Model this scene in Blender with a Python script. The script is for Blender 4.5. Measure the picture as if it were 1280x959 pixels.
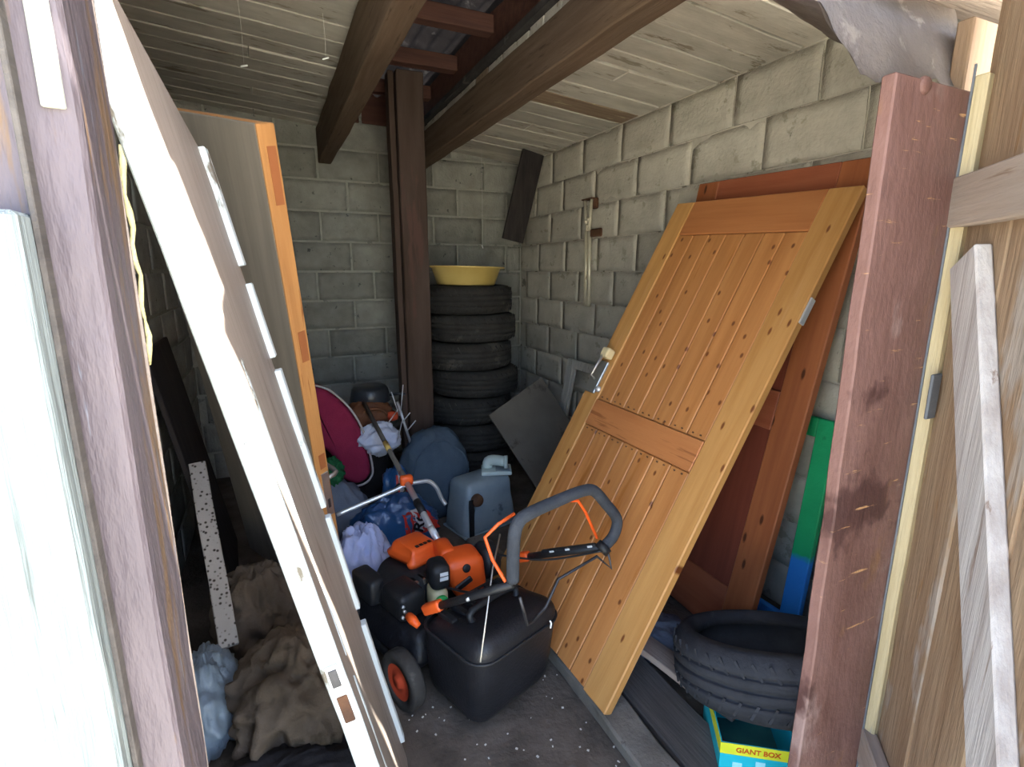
import bpy, bmesh, math, random
from mathutils import Vector, Matrix, noise
random.seed(7); noise.seed_set(7)
for o in list(bpy.data.objects): bpy.data.objects.remove(o)
S = bpy.context.scene
COL = S.collection
PI = math.pi
V = Vector

# ------------------------------------------------------------------ camera
EYE = 1.42
cam_d = bpy.data.cameras.new('camera'); cam = bpy.data.objects.new('camera', cam_d); COL.objects.link(cam)
cam_d.sensor_width = 36.0; cam_d.lens = 650.0 / 1280.0 * 36.0; cam_d.clip_start = 0.02
upv = V((0, 650, -140)).normalized()          # world axes expressed in (right, up, forward) of the camera
yv = V((-305, 140, 650)); yv = (yv - upv * yv.dot(upv)).normalized()
xv = V((1449, 140, 650)); xv = xv - upv * xv.dot(upv); xv = (xv - yv * xv.dot(yv)).normalized()
right = V((xv[0], yv[0], upv[0])); up = V((xv[1], yv[1], upv[1])); fwd = V((xv[2], yv[2], upv[2]))
cam.matrix_world = Matrix(((right[0], up[0], -fwd[0], 0), (right[1], up[1], -fwd[1], 0), (right[2], up[2], -fwd[2], EYE), (0, 0, 0, 1)))
S.camera = cam

# ------------------------------------------------------------------ light
w = bpy.data.worlds.new('sky'); S.world = w; w.use_nodes = True
nt = w.node_tree; bg = nt.nodes['Background']
sky = nt.nodes.new('ShaderNodeTexSky'); sky.sky_type = 'NISHITA'; sky.sun_disc = False
SUN = V((-.58, .16, -.8)).normalized()
sky.sun_elevation = math.asin(-SUN.z); sky.sun_rotation = math.atan2(-SUN.x, -SUN.y)
sky.air_density = 1.0; sky.dust_density = 2.5; sky.ozone_density = 1.0
nt.links.new(sky.outputs[0], bg.inputs[0]); bg.inputs[1].default_value = 0.5
sd = bpy.data.lights.new('sun_offscreen', 'SUN'); sun = bpy.data.objects.new('sun_offscreen', sd); COL.objects.link(sun)
sd.energy = 12.0; sd.angle = math.radians(0.6); sd.color = (1, .96, .88)
sun.rotation_euler = SUN.to_track_quat('-Z', 'Y').to_euler(); sun.location = (3, -2, 5)
S.view_settings.view_transform = 'Standard'; S.view_settings.look = 'None'
S.view_settings.gamma = 1.0; S.view_settings.use_curve_mapping = False
S.view_settings.exposure = 1.7

# ------------------------------------------------------------------ materials
def lin(c):
    if isinstance(c, str):
        c = [int(c[i:i + 2], 16) / 255 for i in (0, 2, 4)]
    return tuple(((x / 12.92) if x <= .04045 else ((x + .055) / 1.055) ** 2.4) for x in c[:3]) + (1,)
MATS = {}
def mat(name, c1, c2=None, scale=6, stretch=(1, 1, 1), rough=.75, bump=.25, bscale=60, rnd=0., metal=0., spec=.35,
        spots=None, speck=None, zsplit=None, lo=.32, hi=.68, bstretch=None, trans=0., alpha=1.):
    """Procedural surface: two colours mixed by stretched noise, per-object tone, optional spots, fine relief."""
    if name in MATS: return MATS[name]
    m = bpy.data.materials.new(name); m.use_nodes = True; MATS[name] = m
    n = m.node_tree.nodes; L = m.node_tree.links; b = n['Principled BSDF']
    tc = n.new('ShaderNodeTexCoord'); oi = n.new('ShaderNodeObjectInfo')
    off = n.new('ShaderNodeVectorMath'); off.operation = 'MULTIPLY_ADD'
    cmb = n.new('ShaderNodeCombineXYZ')
    for i in range(3): L.new(oi.outputs['Random'], cmb.inputs[i])
    L.new(cmb.outputs[0], off.inputs[0]); off.inputs[1].default_value = (37, 53, 71); L.new(tc.outputs['Object'], off.inputs[2])
    def noise_tex(sc, st, det=6, ro=.6):
        mp = n.new('ShaderNodeMapping'); mp.inputs['Scale'].default_value = st; L.new(off.outputs[0], mp.inputs[0])
        t = n.new('ShaderNodeTexNoise'); t.inputs['Scale'].default_value = sc; t.inputs['Detail'].default_value = det
        t.inputs['Roughness'].default_value = ro; L.new(mp.outputs[0], t.inputs['Vector']); return t
    t1 = noise_tex(scale, stretch)
    rp = n.new('ShaderNodeValToRGB'); L.new(t1.outputs['Fac'], rp.inputs[0])
    rp.color_ramp.elements[0].position = lo; rp.color_ramp.elements[1].position = hi
    rp.color_ramp.elements[0].color = lin(c1); rp.color_ramp.elements[1].color = lin(c2 or c1)
    out = rp.outputs[0]
    def mix(fac_out, col, a):
        x = n.new('ShaderNodeMix'); x.data_type = 'RGBA'; L.new(fac_out, x.inputs[0]); L.new(a, x.inputs[6]); x.inputs[7].default_value = lin(col); return x.outputs[2]
    def ramp(src, a, bb, va=0, vb=1):
        r = n.new('ShaderNodeMapRange'); r.inputs[1].default_value = a; r.inputs[2].default_value = bb
        r.inputs[3].default_value = va; r.inputs[4].default_value = vb; L.new(src, r.inputs[0]); return r.outputs[0]
    if zsplit:                                   # second paint colour below a height, ragged edge
        col, z0, soft = zsplit
        sp = n.new('ShaderNodeSeparateXYZ'); L.new(tc.outputs['Object'], sp.inputs[0])
        a = n.new('ShaderNodeMath'); a.operation = 'MULTIPLY_ADD'; L.new(t1.outputs['Fac'], a.inputs[0]); a.inputs[1].default_value = soft * 2; L.new(sp.outputs[2], a.inputs[2])
        out = mix(ramp(a.outputs[0], z0 + soft * .7, z0 + soft * 1.3, 1, 0), col, out)
    for s in ([spots] if spots and not isinstance(spots, list) else (spots or [])):   # blotches: colour, scale, threshold, stretch
        t = noise_tex(s[1], s[3] if len(s) > 3 else stretch, 5, .65)
        out = mix(ramp(t.outputs['Fac'], s[2], s[2] + .05), s[0], out)
    if speck:                                    # round specks / knots: colour, scale, radius, stretch
        mp = n.new('ShaderNodeMapping'); mp.inputs['Scale'].default_value = speck[3] if len(speck) > 3 else (1, 1, 1); L.new(off.outputs[0], mp.inputs[0])
        vo = n.new('ShaderNodeTexVoronoi')
        if len(speck) > 4: mp.inputs['Rotation'].default_value = (PI / 2, 0, 0); vo.voronoi_dimensions = '2D'
        vo.inputs['Scale'].default_value = speck[1]; L.new(mp.outputs[0], vo.inputs['Vector'])
        out = mix(ramp(vo.outputs['Distance'], speck[2] * .5, speck[2], 1, 0), speck[0], out)
    if rnd:
        hs = n.new('ShaderNodeHueSaturation'); L.new(out, hs.inputs['Color'])
        L.new(ramp(oi.outputs['Random'], 0, 1, 1 - rnd, 1 + rnd), hs.inputs['Value']); out = hs.outputs[0]
    L.new(out, b.inputs['Base Color'])
    b.inputs['Roughness'].default_value = rough; b.inputs['Metallic'].default_value = metal
    b.inputs['Specular IOR Level'].default_value = spec
    if trans: b.inputs['Transmission Weight'].default_value = trans
    if alpha < 1: b.inputs['Alpha'].default_value = alpha
    if bump:
        t2 = noise_tex(bscale, bstretch or stretch, 4, .6)
        bp = n.new('ShaderNodeBump'); bp.inputs['Strength'].default_value = bump; bp.inputs['Distance'].default_value = .01
        L.new(t2.outputs['Fac'], bp.inputs['Height']); L.new(bp.outputs[0], b.inputs['Normal'])
    return m

ZG = (14, 14, .9); XG = (.9, 14, 14); YG = (14, .9, 14)      # grain directions
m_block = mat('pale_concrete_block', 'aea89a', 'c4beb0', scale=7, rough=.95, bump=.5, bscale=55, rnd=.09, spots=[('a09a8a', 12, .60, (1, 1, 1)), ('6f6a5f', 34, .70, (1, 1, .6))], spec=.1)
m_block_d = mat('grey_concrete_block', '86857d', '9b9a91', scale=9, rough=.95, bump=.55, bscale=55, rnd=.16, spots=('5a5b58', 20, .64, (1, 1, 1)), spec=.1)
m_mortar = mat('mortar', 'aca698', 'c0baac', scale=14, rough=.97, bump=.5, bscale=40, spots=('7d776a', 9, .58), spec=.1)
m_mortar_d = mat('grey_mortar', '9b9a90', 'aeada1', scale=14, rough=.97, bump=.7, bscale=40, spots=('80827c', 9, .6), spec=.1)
m_dirt = mat('dirt_floor', '4a433c', '685f56', scale=7, rough=.97, bump=.6, bscale=45, spots=('6f675c', 26, .66), spec=.1)
m_ground = mat('yard_ground', 'c2bca8', 'd2ccb8', scale=3, rough=.97, bump=.3)
m_ceil = mat('whitewashed_plank', 'b3ada0', 'cbc5b8', scale=5, stretch=(1, 3, 3), rough=.92, bump=.3, bscale=8, bstretch=XG, rnd=.14, spots=[('958c7c', 3.0, .60, (1.2, 5, 5)), ('857a68', 9, .66, (1, 3, 3))], spec=.1)
m_ceil_b = mat('bare_brown_plank', '85715e', '9a8671', scale=3, stretch=XG, rough=.9, bump=.35, bscale=7, spots=('b5a586', 2.4, .58, (2, 8, 8)), spec=.1)
m_beam = mat('brown_beam', '574739', '6a594a', scale=2.4, stretch=YG, rough=.85, bump=.3, bscale=6, spots=('4a3b30', 3, .60), spec=.15)
m_post = mat('dark_brown_post', '46382f', '554740', scale=2.2, stretch=(5,5,.7), rough=.85, bump=.15, bscale=8, spots=('59433c', 1.6, .58), spec=.15)
m_slate = mat('dark_roof_sheet', '3a3838', '4b4847', scale=6, rough=.95, bump=.4, rnd=.1, spots=('585654', 8, .60), spec=.1)
m_purlin = mat('purlin_wood', '523a35', '66483e', scale=2.4, stretch=XG, rough=.9, bump=.3, bscale=6, spec=.1)
m_pine = mat('varnished_pine', 'a56b3a', 'ba804a', scale=2.0, stretch=ZG, rough=.48, bump=.12, bscale=5, rnd=.06, speck=('6a3a1a', 6.0, .075, (1.7, 1.7, 1.0), 1), spots=('a0642e', 1.5, .62), spec=.4)
m_pine_x = mat('varnished_pine_rail', 'a5663a', 'b67847', scale=2.0, stretch=XG, rough=.5, bump=.12, bscale=5, rnd=.05, spots=('8f5630', 2.0, .6), spec=.4)
m_pine_s = mat('varnished_pine_stile', 'a8763f', 'be8e54', scale=1.8, stretch=ZG, rough=.5, bump=.14, bscale=5, rnd=.05, spots=('b98a58', 1.2, .6), speck=('6b3a18', 3.6, .06, (2.6, 2.6, .9), 1), spec=.4)
m_red = mat('red_brown_stain', '8c4f30', 'a3623c', scale=2.0, stretch=ZG, rough=.5, bump=.12, bscale=5, speck=('4a2412', 3.0, .07, (2.6, 2.6, .9), 1), spec=.35)
m_redrail = mat('red_brown_rail', '8a4a31', '9c5a3e', scale=2.0, stretch=XG, rough=.55, bump=.12, bscale=5, spec=.3)
m_redp = mat('dark_red_panel', '6a3426', '7c4030', scale=2.0, stretch=ZG, rough=.5, bump=.1, bscale=5, spec=.3)
m_green = mat('green_blue_paint', '1e9a60', '23a869', scale=7, rough=.5, bump=.25, bscale=40, zsplit=('2e7fd0', .33, .05), spots=('15623f', 16, .68, (1, 1, .4)), spec=.4)
m_white = mat('chipped_white_paint', 'bcc5c6', 'ccd3d2', scale=5, rough=.55, bump=.3, bscale=18, spots=[('6d665a', 9, .63, (2, 2, .7)), ('3d352c', 16, .67, (2, 2, .8))], spec=.35)
m_brownface = mat('faded_brown_door_face', '7d7269', '8e847c', scale=2.2, stretch=ZG, rough=.5, bump=.15, bscale=6, spots=('6f6259', 2.0, .6), spec=.35)
m_greyface = mat('dusty_door_face', '7a7268', '8a8277', scale=2, stretch=ZG, rough=.8, bump=.12, bscale=6, spec=.2)
m_pineedge = mat('pine_edge', 'a87444', 'bb8751', scale=2.2, stretch=ZG, rough=.6, bump=.2, bscale=5, spots=('85522c', 2.2, .62), spec=.25)
m_finger = mat('pine_finger_joint', '8f5530', 'a0623a', scale=3, rough=.6, bump=.1)
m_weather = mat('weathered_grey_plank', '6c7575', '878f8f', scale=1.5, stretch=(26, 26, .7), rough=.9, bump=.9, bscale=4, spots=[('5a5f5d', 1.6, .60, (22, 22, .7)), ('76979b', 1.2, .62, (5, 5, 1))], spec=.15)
m_ltpost = mat('purple_brown_paint', '4f464b', '63595d', scale=4, stretch=(3, 3, .8), rough=.62, bump=.7, bscale=22, bstretch=(2, 2, .5), spots=[('6b5540', 3, .57, (6, 6, .7)), ('757b88', 4, .62, (5, 5, .5))], spec=.4)
m_pale = mat('pale_bare_wood', 'a4a89c', 'bcbfb2', scale=2, stretch=ZG, rough=.9, bump=.4, bscale=5)
m_jamb = mat('worn_red_brown_paint', '674942', '7d5e58', scale=5, stretch=(2, 2, .9), rough=.6, bump=.35, bscale=25, spots=[('8b736e', 2.4, .54, (1, 1, .7)), ('4e3431', 3.4, .58, (1, 1, .8)), ('7d5b40', 3, .60, (1, 1, .6)), ('c49a6c', 13, .645, (.5, .5, 5))], spec=.35)
m_cream = mat('cream_strip', 'a39472', 'b8ab8c', scale=3, stretch=ZG, rough=.7, bump=.3, bscale=8, spots=('8e8a80', 3, .62, (6, 6, .6)), spec=.25)
m_leaf = mat('weathered_brown_board', '7d6550', '95806a', scale=2.0, stretch=(8, 8, .8), rough=.85, bump=.5, bscale=6, rnd=.06, spots=[('968b82', 1.6, .58, (3, 3, .9)), ('80603f', 2.6, .62, (6, 6, .9))], spec=.2)
m_leafrail = mat('greyed_rail', '8c7e75', 'a1948a', scale=2, stretch=XG, rough=.85, bump=.4, bscale=6, spots=('7c6a5e', 2.6, .64), spec=.2)
m_brace = mat('grey_white_board', '958d8b', 'b4b0b0', scale=2, stretch=ZG, rough=.8, bump=.3, bscale=6, spots=('7f7069', 2.2, .62), spec=.2)
m_web = mat('dusty_membrane', '8c817c', 'a49a94', scale=5, rough=.95, bump=.8, bscale=22, spots=('b5aaa2', 9, .64), spec=.1)
m_rub = mat('tyre_rubber', '302e2c', '403e3b', scale=10, rough=.82, bump=.35, bscale=80, rnd=.12, spots=('524e49', 5, .60), spec=.25)
m_rubd = mat('tyre_rubber_grey', '2b2c30', '393a3f', scale=9, rough=.8, bump=.3, bscale=80, spots=('46474b', 5, .62), spec=.25)
m_yel = mat('yellow_plastic', 'd8b866', 'e3c87c', scale=4, rough=.42, bump=.08, spots=('b89f5e', 9, .68), spec=.4)
m_blk = mat('black_plastic', '17181b', '232528', scale=12, rough=.5, bump=.15, bscale=120, spec=.4)
m_blk2 = mat('dusty_black_plastic', '131418', '1d1e23', scale=8, rough=.45, bump=.2, bscale=90, spots=('2a2b31', 9, .62), spec=.4)
m_orange = mat('orange_plastic', 'e8581a', 'f0652a', scale=5, rough=.42, bump=.06, spec=.45)
m_orange_d = mat('orange_hub', 'b5432a', 'c75033', scale=9, rough=.55, bump=.1)
m_foam = mat('grey_foam', '33373d', '41454c', scale=14, rough=.9, bump=.3, bscale=160)
m_steel = mat('bare_steel', 'a9a9a6', 'c0beb8', scale=9, rough=.38, metal=.85, bump=.08)
m_rod = mat('dark_rod', '3a3a3c', '55555a', scale=12, rough=.45, metal=.6, bump=.05)
m_alu = mat('aluminium', 'c9ccd0', 'dadde0', scale=6, rough=.35, metal=.6, bump=.05)
m_chrome = mat('tarnished_chrome', 'cfc6ac', 'e6dec8', scale=10, stretch=(4, 4, .6), rough=.35, metal=.35, bump=.1, spots=('6e5c42', 14, .66))
m_rust = mat('rusty_iron', '4a3326', '6b4a33', scale=14, rough=.85, bump=.4)
m_tin = mat('blue_grey_tin', '82929b', '9fadb4', scale=4, rough=.5, metal=.25, bump=.25, bscale=18, spots=[('66747c', 5, .60), ('7b6250', 7, .7)])
m_fit = mat('pale_green_plastic', 'b3c4c2', 'c4d2ce', scale=7, rough=.5, bump=.15, spots=('8fa3a4', 8, .64))
m_cork = mat('cream_inside', 'cbb98f', 'd8c8a0', rough=.7, bump=.1)
m_burg = mat('burgundy_fabric', '7c2440', '8f2c4a', scale=6, rough=.9, bump=.35, bscale=140, spec=.15)
m_pipe = mat('pale_piping', 'a89fa0', 'b8afb0', rough=.8, bump=.1)
m_denim = mat('blue_grey_fabric', '414f5e', '566573', scale=4, rough=.9, bump=.35, bscale=90, spots=('5c6c74', 3, .6), spec=.15)
m_bluebag = mat('blue_plastic_film', '1f4474', '33608f', scale=5, rough=.28, bump=.5, bscale=18, spots=('5a86b4', 9, .62), spec=.6)
m_redprint = mat('red_print', 'c02a22', 'd03a2c', rough=.35, bump=.3, bscale=20, spec=.5)
m_whiteprint = mat('white_print', 'c8ccd0', 'd8dcdc', rough=.35, bump=.3, bscale=20, spec=.5)
m_ink = mat('black_ink', '17181c', '1c1d22', rough=.4, bump=0)
m_lav = mat('pale_lavender_cloth', 'a9b0d6', 'c4c9e6', scale=4, rough=.9, bump=.2, bscale=100, spec=.1)
m_whitecl = mat('white_cloth', 'b8bfd6', 'd2d6e4', scale=4, rough=.9, bump=.2, bscale=100, spec=.1)
m_greybag = mat('grey_sack', '5c6678', '747d8c', scale=4, rough=.8, bump=.35, bscale=40, spec=.15)
m_brownpot = mat('brown_leather', '5c3a26', '7a4d33', scale=6, rough=.7, bump=.4, bscale=30)
m_pan = mat('dark_enamel', '23262c', '30343a', rough=.35, bump=.1, spec=.5)
m_grn = mat('green_mesh', '14502f', '1e6e40', scale=14, rough=.7, bump=.8, bscale=50)
m_sack = mat('brown_burlap', '5c5042', '75675a', scale=4, rough=.95, bump=.4, bscale=120, spots=('4c4236', 3, .6), spec=.1)
m_plbag = mat('grey_blue_plastic', '73818e', '93a1ac', scale=4, rough=.4, bump=.5, bscale=18, spots=('566470', 6, .62), spec=.5)
m_dark = mat('dark_rag', '2c2a2b', '3c393a', scale=5, rough=.95, bump=.5, bscale=40, spec=.1)
m_speck = mat('speckled_plank_paint', 'a39d98', 'b8b2ac', scale=4, rough=.85, bump=.3, bscale=40, speck=('3f3832', 60, .36), spots=('7f776f', 8, .68), spec=.2)
m_panel = mat('grey_brown_board', '5b5650', '6d675f', scale=3, rough=.9, bump=.2, bscale=30, spots=('4e4943', 4, .6), spec=.15)
m_dpanel = mat('dark_stained_board', '2f2c2d', '413c3a', scale=2.4, stretch=ZG, rough=.9, bump=.3, bscale=8, spec=.1)
m_flaky = mat('flaking_white_wood', 'a8a49c', 'c4c1b8', scale=3, stretch=(10, 10, 1.2), rough=.9, bump=.6, bscale=9, spots=('6b6258', 5, .6, (12, 12, 1.4)), spec=.15)
m_conc = mat('rough_concrete', '5f5a53', '77716a', scale=9, rough=.97, bump=.6, bscale=50, spots=('48433e', 9, .6), spec=.1)
m_dplank = mat('dark_grey_plank', '4a4644', '5e5955', scale=2.2, stretch=YG, rough=.9, bump=.35, bscale=8, spec=.12)
m_pinkb = mat('pinkish_worn_board', '8b7a70', 'a39184', scale=2.4, stretch=YG, rough=.85, bump=.4, bscale=8, spots=('6a5c54', 3, .62), spec=.15)
m_cyan = mat('cyan_card', '1fb4c4', '2cc2d0', scale=5, rough=.45, bump=.05)
m_ycard = mat('yellow_card', 'd9dc2e', 'e4e640', scale=5, rough=.45, bump=.05)
m_card = mat('inner_card', '2d5f5c', '38706a', scale=5, rough=.8, bump=.05)
m_redink = mat('red_orange_ink', 'c8571c', 'd0601f', rough=.5, bump=0)
m_pink = mat('pale_cyan_print', '9fe3ea', 'b0ecf0', rough=.5, bump=0)
m_foamy = mat('dried_yellow_foam', 'c9bd86', 'dcd19c', scale=20, rough=.9, bump=.6)
m_feather = mat('white_feather', 'e8e8e4', 'f2f2ee', rough=.9, bump=0)
m_gcap = mat('green_cap', '1f9a4c', '27ab58', rough=.4, bump=.05)
m_tank = mat('cloudy_tank', 'b9b48e', 'c9c4a0', rough=.4, bump=.05, spec=.5)
m_hinge = mat('painted_hinge', '5c6068', '6e7278', scale=9, rough=.6, metal=.3, bump=.2)
m_chip = mat('pale_chips', 'b8b2a8', 'cfc9be', scale=9, rough=.9, bump=0)

# ------------------------------------------------------------------ builders
I4 = Matrix.Identity(4)
def tag(o, label=None, cat=None, group=None, kind=None):
    if label: o['label'] = label
    if cat: o['category'] = cat
    if group: o['group'] = group
    if kind: o['kind'] = kind
    return o
def frame(origin, x, y, z):
    x, y, z = V(x).normalized(), V(y).normalized(), V(z).normalized()
    return Matrix(((x[0], y[0], z[0], origin[0]), (x[1], y[1], z[1], origin[1]), (x[2], y[2], z[2], origin[2]), (0, 0, 0, 1)))
def thing(name, label, cat, M=None, group=None, kind=None):
    o = bpy.data.objects.new(name, None); COL.objects.link(o); o.empty_display_size = .05
    o.matrix_world = M if isinstance(M, Matrix) else Matrix.Translation(V(M or (0, 0, 0)))
    return tag(o, label, cat, group, kind)
def link(name, me, m, parent=None, M=None):
    o = bpy.data.objects.new(name, me); COL.objects.link(o)
    if m is not None and not me.materials: me.materials.append(m)
    if parent is not None: o.parent = parent
    if M is not None: o.matrix_local = M
    return o
def world_inv(parent):                 # to build a part from world coordinates
    return parent.matrix_world.inverted() if parent else I4
def finish(name, bm, m, parent=None, smooth=False, wc=False, M=None):
    if wc and parent is not None: bmesh.ops.transform(bm, matrix=top_matrix(parent).inverted(), verts=bm.verts)
    bmesh.ops.recalc_face_normals(bm, faces=bm.faces)
    me = bpy.data.meshes.new(name); bm.to_mesh(me); bm.free()
    if smooth:
        for p in me.polygons: p.use_smooth = True
    return link(name, me, m, parent, M)
def top_matrix(o):
    M = o.matrix_local.copy() if o.parent else o.matrix_world.copy()
    if o.parent: return top_matrix(o.parent) @ M
    return o.matrix_basis.copy() if not o.parent else M
def bm_box(bm, lo, hi, bev=0., M=None, seg=1):
    x0, y0, z0 = lo; x1, y1, z1 = hi
    r = bmesh.ops.create_cube(bm, size=1.0)
    vs = r['verts']
    bmesh.ops.scale(bm, vec=(x1 - x0, y1 - y0, z1 - z0), verts=vs)
    bmesh.ops.translate(bm, vec=((x0 + x1) / 2, (y0 + y1) / 2, (z0 + z1) / 2), verts=vs)
    if bev:
        es = list({e for v in vs for e in v.link_edges})
        rr = bmesh.ops.bevel(bm, geom=es, offset=bev, segments=seg, affect='EDGES', profile=.5)
        vs = list({v for f in rr['faces'] for v in f.verts} | {v for v in vs if v.is_valid})
    if M is not None: bmesh.ops.transform(bm, matrix=M, verts=vs)
    return vs
def box(name, lo, hi, m, parent=None, bev=.003, seg=1, M=None, smooth=False):
    bm = bmesh.new(); bm_box(bm, lo, hi, bev, None, seg); return finish(name, bm, m, parent, smooth, M=M)
def plank(name, lo, hi, m, parent=None, axis=2, jit=.003, bev=.003, cuts=5, M=None):
    """A sawn board: box cut along its length with slightly wandering edges."""
    bm = bmesh.new(); bm_box(bm, lo, hi)
    if cuts:
        L = [e for e in bm.edges if abs((e.verts[0].co - e.verts[1].co)[axis]) > 1e-5]
        bmesh.ops.subdivide_edges(bm, edges=L, cuts=cuts)
    if bev: 
        ed = [e for e in bm.edges if len(e.link_faces) == 2 and e.calc_face_angle(0) > .5]
        bmesh.ops.bevel(bm, geom=ed, offset=bev, segments=1, affect='EDGES')
    s = random.random() * 99
    for v in bm.verts:
        d = noise.noise_vector(v.co * 6 + V((s, s, s))) * jit
        v.co += d
    o = finish(name, bm, m, parent, M=M)
    return o
def bm_tube(bm, pts, r, sides=10, closed=False, cap=True):
    pts = [V(p) for p in pts]; n = len(pts); rings = []
    rs = r if isinstance(r, (list, tuple)) else [r] * n
    prev = None
    for i, p in enumerate(pts):
        a = pts[i - 1] if (i or closed) else p; b = pts[(i + 1) % n] if (i < n - 1 or closed) else p
        t = (b - a).normalized()
        if prev is None:
            u = t.orthogonal().normalized()
        else:
            u = (prev - t * prev.dot(t)); u = u.normalized() if u.length > 1e-6 else t.orthogonal().normalized()
        prev = u; q = t.cross(u)
        rings.append([bm.verts.new(p + (u * math.cos(2 * PI * k / sides) + q * math.sin(2 * PI * k / sides)) * rs[i]) for k in range(sides)])
    for i in range(n if closed else n - 1):
        A, B = rings[i], rings[(i + 1) % n]
        for k in range(sides): bm.faces.new((A[k], A[(k + 1) % sides], B[(k + 1) % sides], B[k]))
    if cap and not closed: bm.faces.new(rings[0][::-1]); bm.faces.new(rings[-1])
def smooth_pts(pts, n=6, closed=False):
    P = [V(p) for p in pts]; out = []
    N = len(P)
    for i in range(N if closed else N - 1):
        p0 = P[(i - 1) % N] if (closed or i) else P[0]; p1 = P[i]; p2 = P[(i + 1) % N]; p3 = P[(i + 2) % N] if (closed or i < N - 2) else P[-1]
        for k in range(n):
            t = k / n
            out.append(.5 * ((2 * p1) + (p2 - p0) * t + (2 * p0 - 5 * p1 + 4 * p2 - p3) * t * t + (3 * p1 - p0 - 3 * p2 + p3) * t ** 3))
    if not closed: out.append(P[-1])
    return out
def tube(name, pts, r, m, parent=None, sides=10, sm=0, wc=False, closed=False):
    bm = bmesh.new(); bm_tube(bm, smooth_pts(pts, sm, closed) if sm else pts, r, sides, closed); return finish(name, bm, m, parent, True, wc)
def bm_lathe(bm, prof, seg=32, closed=False, M=None):
    rings = []; allv = []
    for (r, z) in prof:
        if r < 1e-6: rg = [bm.verts.new((0, 0, z))]
        else: rg = [bm.verts.new((r * math.cos(2 * PI * k / seg), r * math.sin(2 * PI * k / seg), z)) for k in range(seg)]
        rings.append(rg); allv += rg
    n = len(rings)
    for i in range(n if closed else n - 1):
        A, B = rings[i], rings[(i + 1) % n]
        for k in range(seg):
            a0, a1 = A[k % len(A)], A[(k + 1) % len(A)]; b0, b1 = B[k % len(B)], B[(k + 1) % len(B)]
            f = [a0]
            for x in (a1, b1, b0):
                if x not in f: f.append(x)
            if len(f) > 2: bm.faces.new(f)
    if M is not None: bmesh.ops.transform(bm, matrix=M, verts=allv)
def lathe(name, prof, m, parent=None, seg=32, closed=False, M=None, smooth=True):
    bm = bmesh.new(); bm_lathe(bm, prof, seg, closed); return finish(name, bm, m, parent, smooth, M=M)
def prism(name, poly, depth, m, parent=None, bev=0., seg=2, M=None, smooth=False, cutz=0):
    """Outline in local x-z, extruded along +y."""
    bm = bmesh.new(); vs = [bm.verts.new((p[0], 0, p[1])) for p in poly]; f = bm.faces.new(vs)
    r = bmesh.ops.extrude_face_region(bm, geom=[f]); bmesh.ops.translate(bm, vec=(0, depth, 0), verts=[v for v in r['geom'] if isinstance(v, bmesh.types.BMVert)])
    if bev:
        es = [e for e in bm.edges if all(abs(v.co.y) < 1e-6 for v in e.verts) or all(abs(v.co.y - depth) < 1e-6 for v in e.verts)]
        bmesh.ops.bevel(bm, geom=es, offset=bev, segments=seg, affect='EDGES', profile=.5)
    return finish(name, bm, m, parent, smooth, M=M)
def blob_fn(c, rad, amp, freq, seed, ridge=0., floor=None, squash=0.):
    c = V(c); sd = V((seed * 3.1, seed * 7.7, seed * 1.3))
    def fn(d, extra=0.):
        p = V((d.x * rad[0], d.y * rad[1], d.z * rad[2]))
        k = 1 + amp * noise.noise(d * freq + sd) + amp * .5 * noise.noise(d * freq * 2.3 + sd)
        if ridge:
            wv = V((d.x * 3, d.y * 3, d.z * 1.6)) * freq * .7 + sd * 2; wv += noise.noise_vector(wv * .6) * .7
            k += ridge * (1 - 3 * abs(noise.noise(wv))) + ridge * .4 * (1 - 3 * abs(noise.noise(wv * 2.1)))
        q = c + p * (k + extra)
        if floor is not None and q.z < floor: q.z = floor + (q.z - floor) * .03
        return q
    return fn
def blob(name, fn, m, parent=None, nu=48, nv=28, wc=True, subset=None, extra=0., M=None):
    bm = bmesh.new(); rows = []
    if subset is None: a0, a1, b0, b1 = 0, 2 * PI, 0, PI
    else: a0, a1, b0, b1 = subset
    full = subset is None
    for j in range(nv + 1):
        ph = b0 + (b1 - b0) * j / nv; row = []
        for i in range(nu + (0 if full else 1)):
            th = a0 + (a1 - a0) * i / nu
            row.append(bm.verts.new(fn(V((math.cos(th) * math.sin(ph), math.sin(th) * math.sin(ph), math.cos(ph))), extra)))
        rows.append(row)
    for j in range(nv):
        for i in range(nu):
            i2 = (i + 1) % nu if full else i + 1
            try: bm.faces.new((rows[j][i], rows[j][i2], rows[j + 1][i2], rows[j + 1][i]))
            except ValueError: pass
    bmesh.ops.remove_doubles(bm, verts=bm.verts, dist=1e-5)
    return finish(name, bm, m, parent, True, wc, M)
def text(name, body, size, m, parent, M, ext=.0006):
    cu = bpy.data.curves.new(name, 'FONT'); cu.body = body; cu.size = size; cu.extrude = ext; cu.align_x = 'CENTER'; cu.align_y = 'CENTER'; cu.offset = size * .02
    t = bpy.data.objects.new(name, cu); COL.objects.link(t)
    dg = bpy.context.evaluated_depsgraph_get(); me = bpy.data.meshes.new_from_object(t.evaluated_get(dg))
    bpy.data.objects.remove(t)
    return link(name, me, m, parent, M)

# ================================================================== SETTING
XR, XL, YB, YF = 1.90, -.50, 3.97, .62
def ceil_z(x): return 2.24 + .085 * (XR - x)
floor = box('floor', (XL - .1, YF - .05, -.12), (XR + .15, YB + .15, 0), m_dirt, bev=0); tag(floor, 'dark dirt floor of the shed', 'floor', kind='structure')
bm = bmesh.new(); bmesh.ops.create_grid(bm, x_segments=2, y_segments=2, size=12); bmesh.ops.translate(bm, vec=(0, 0, -.02), verts=bm.verts)
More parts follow.
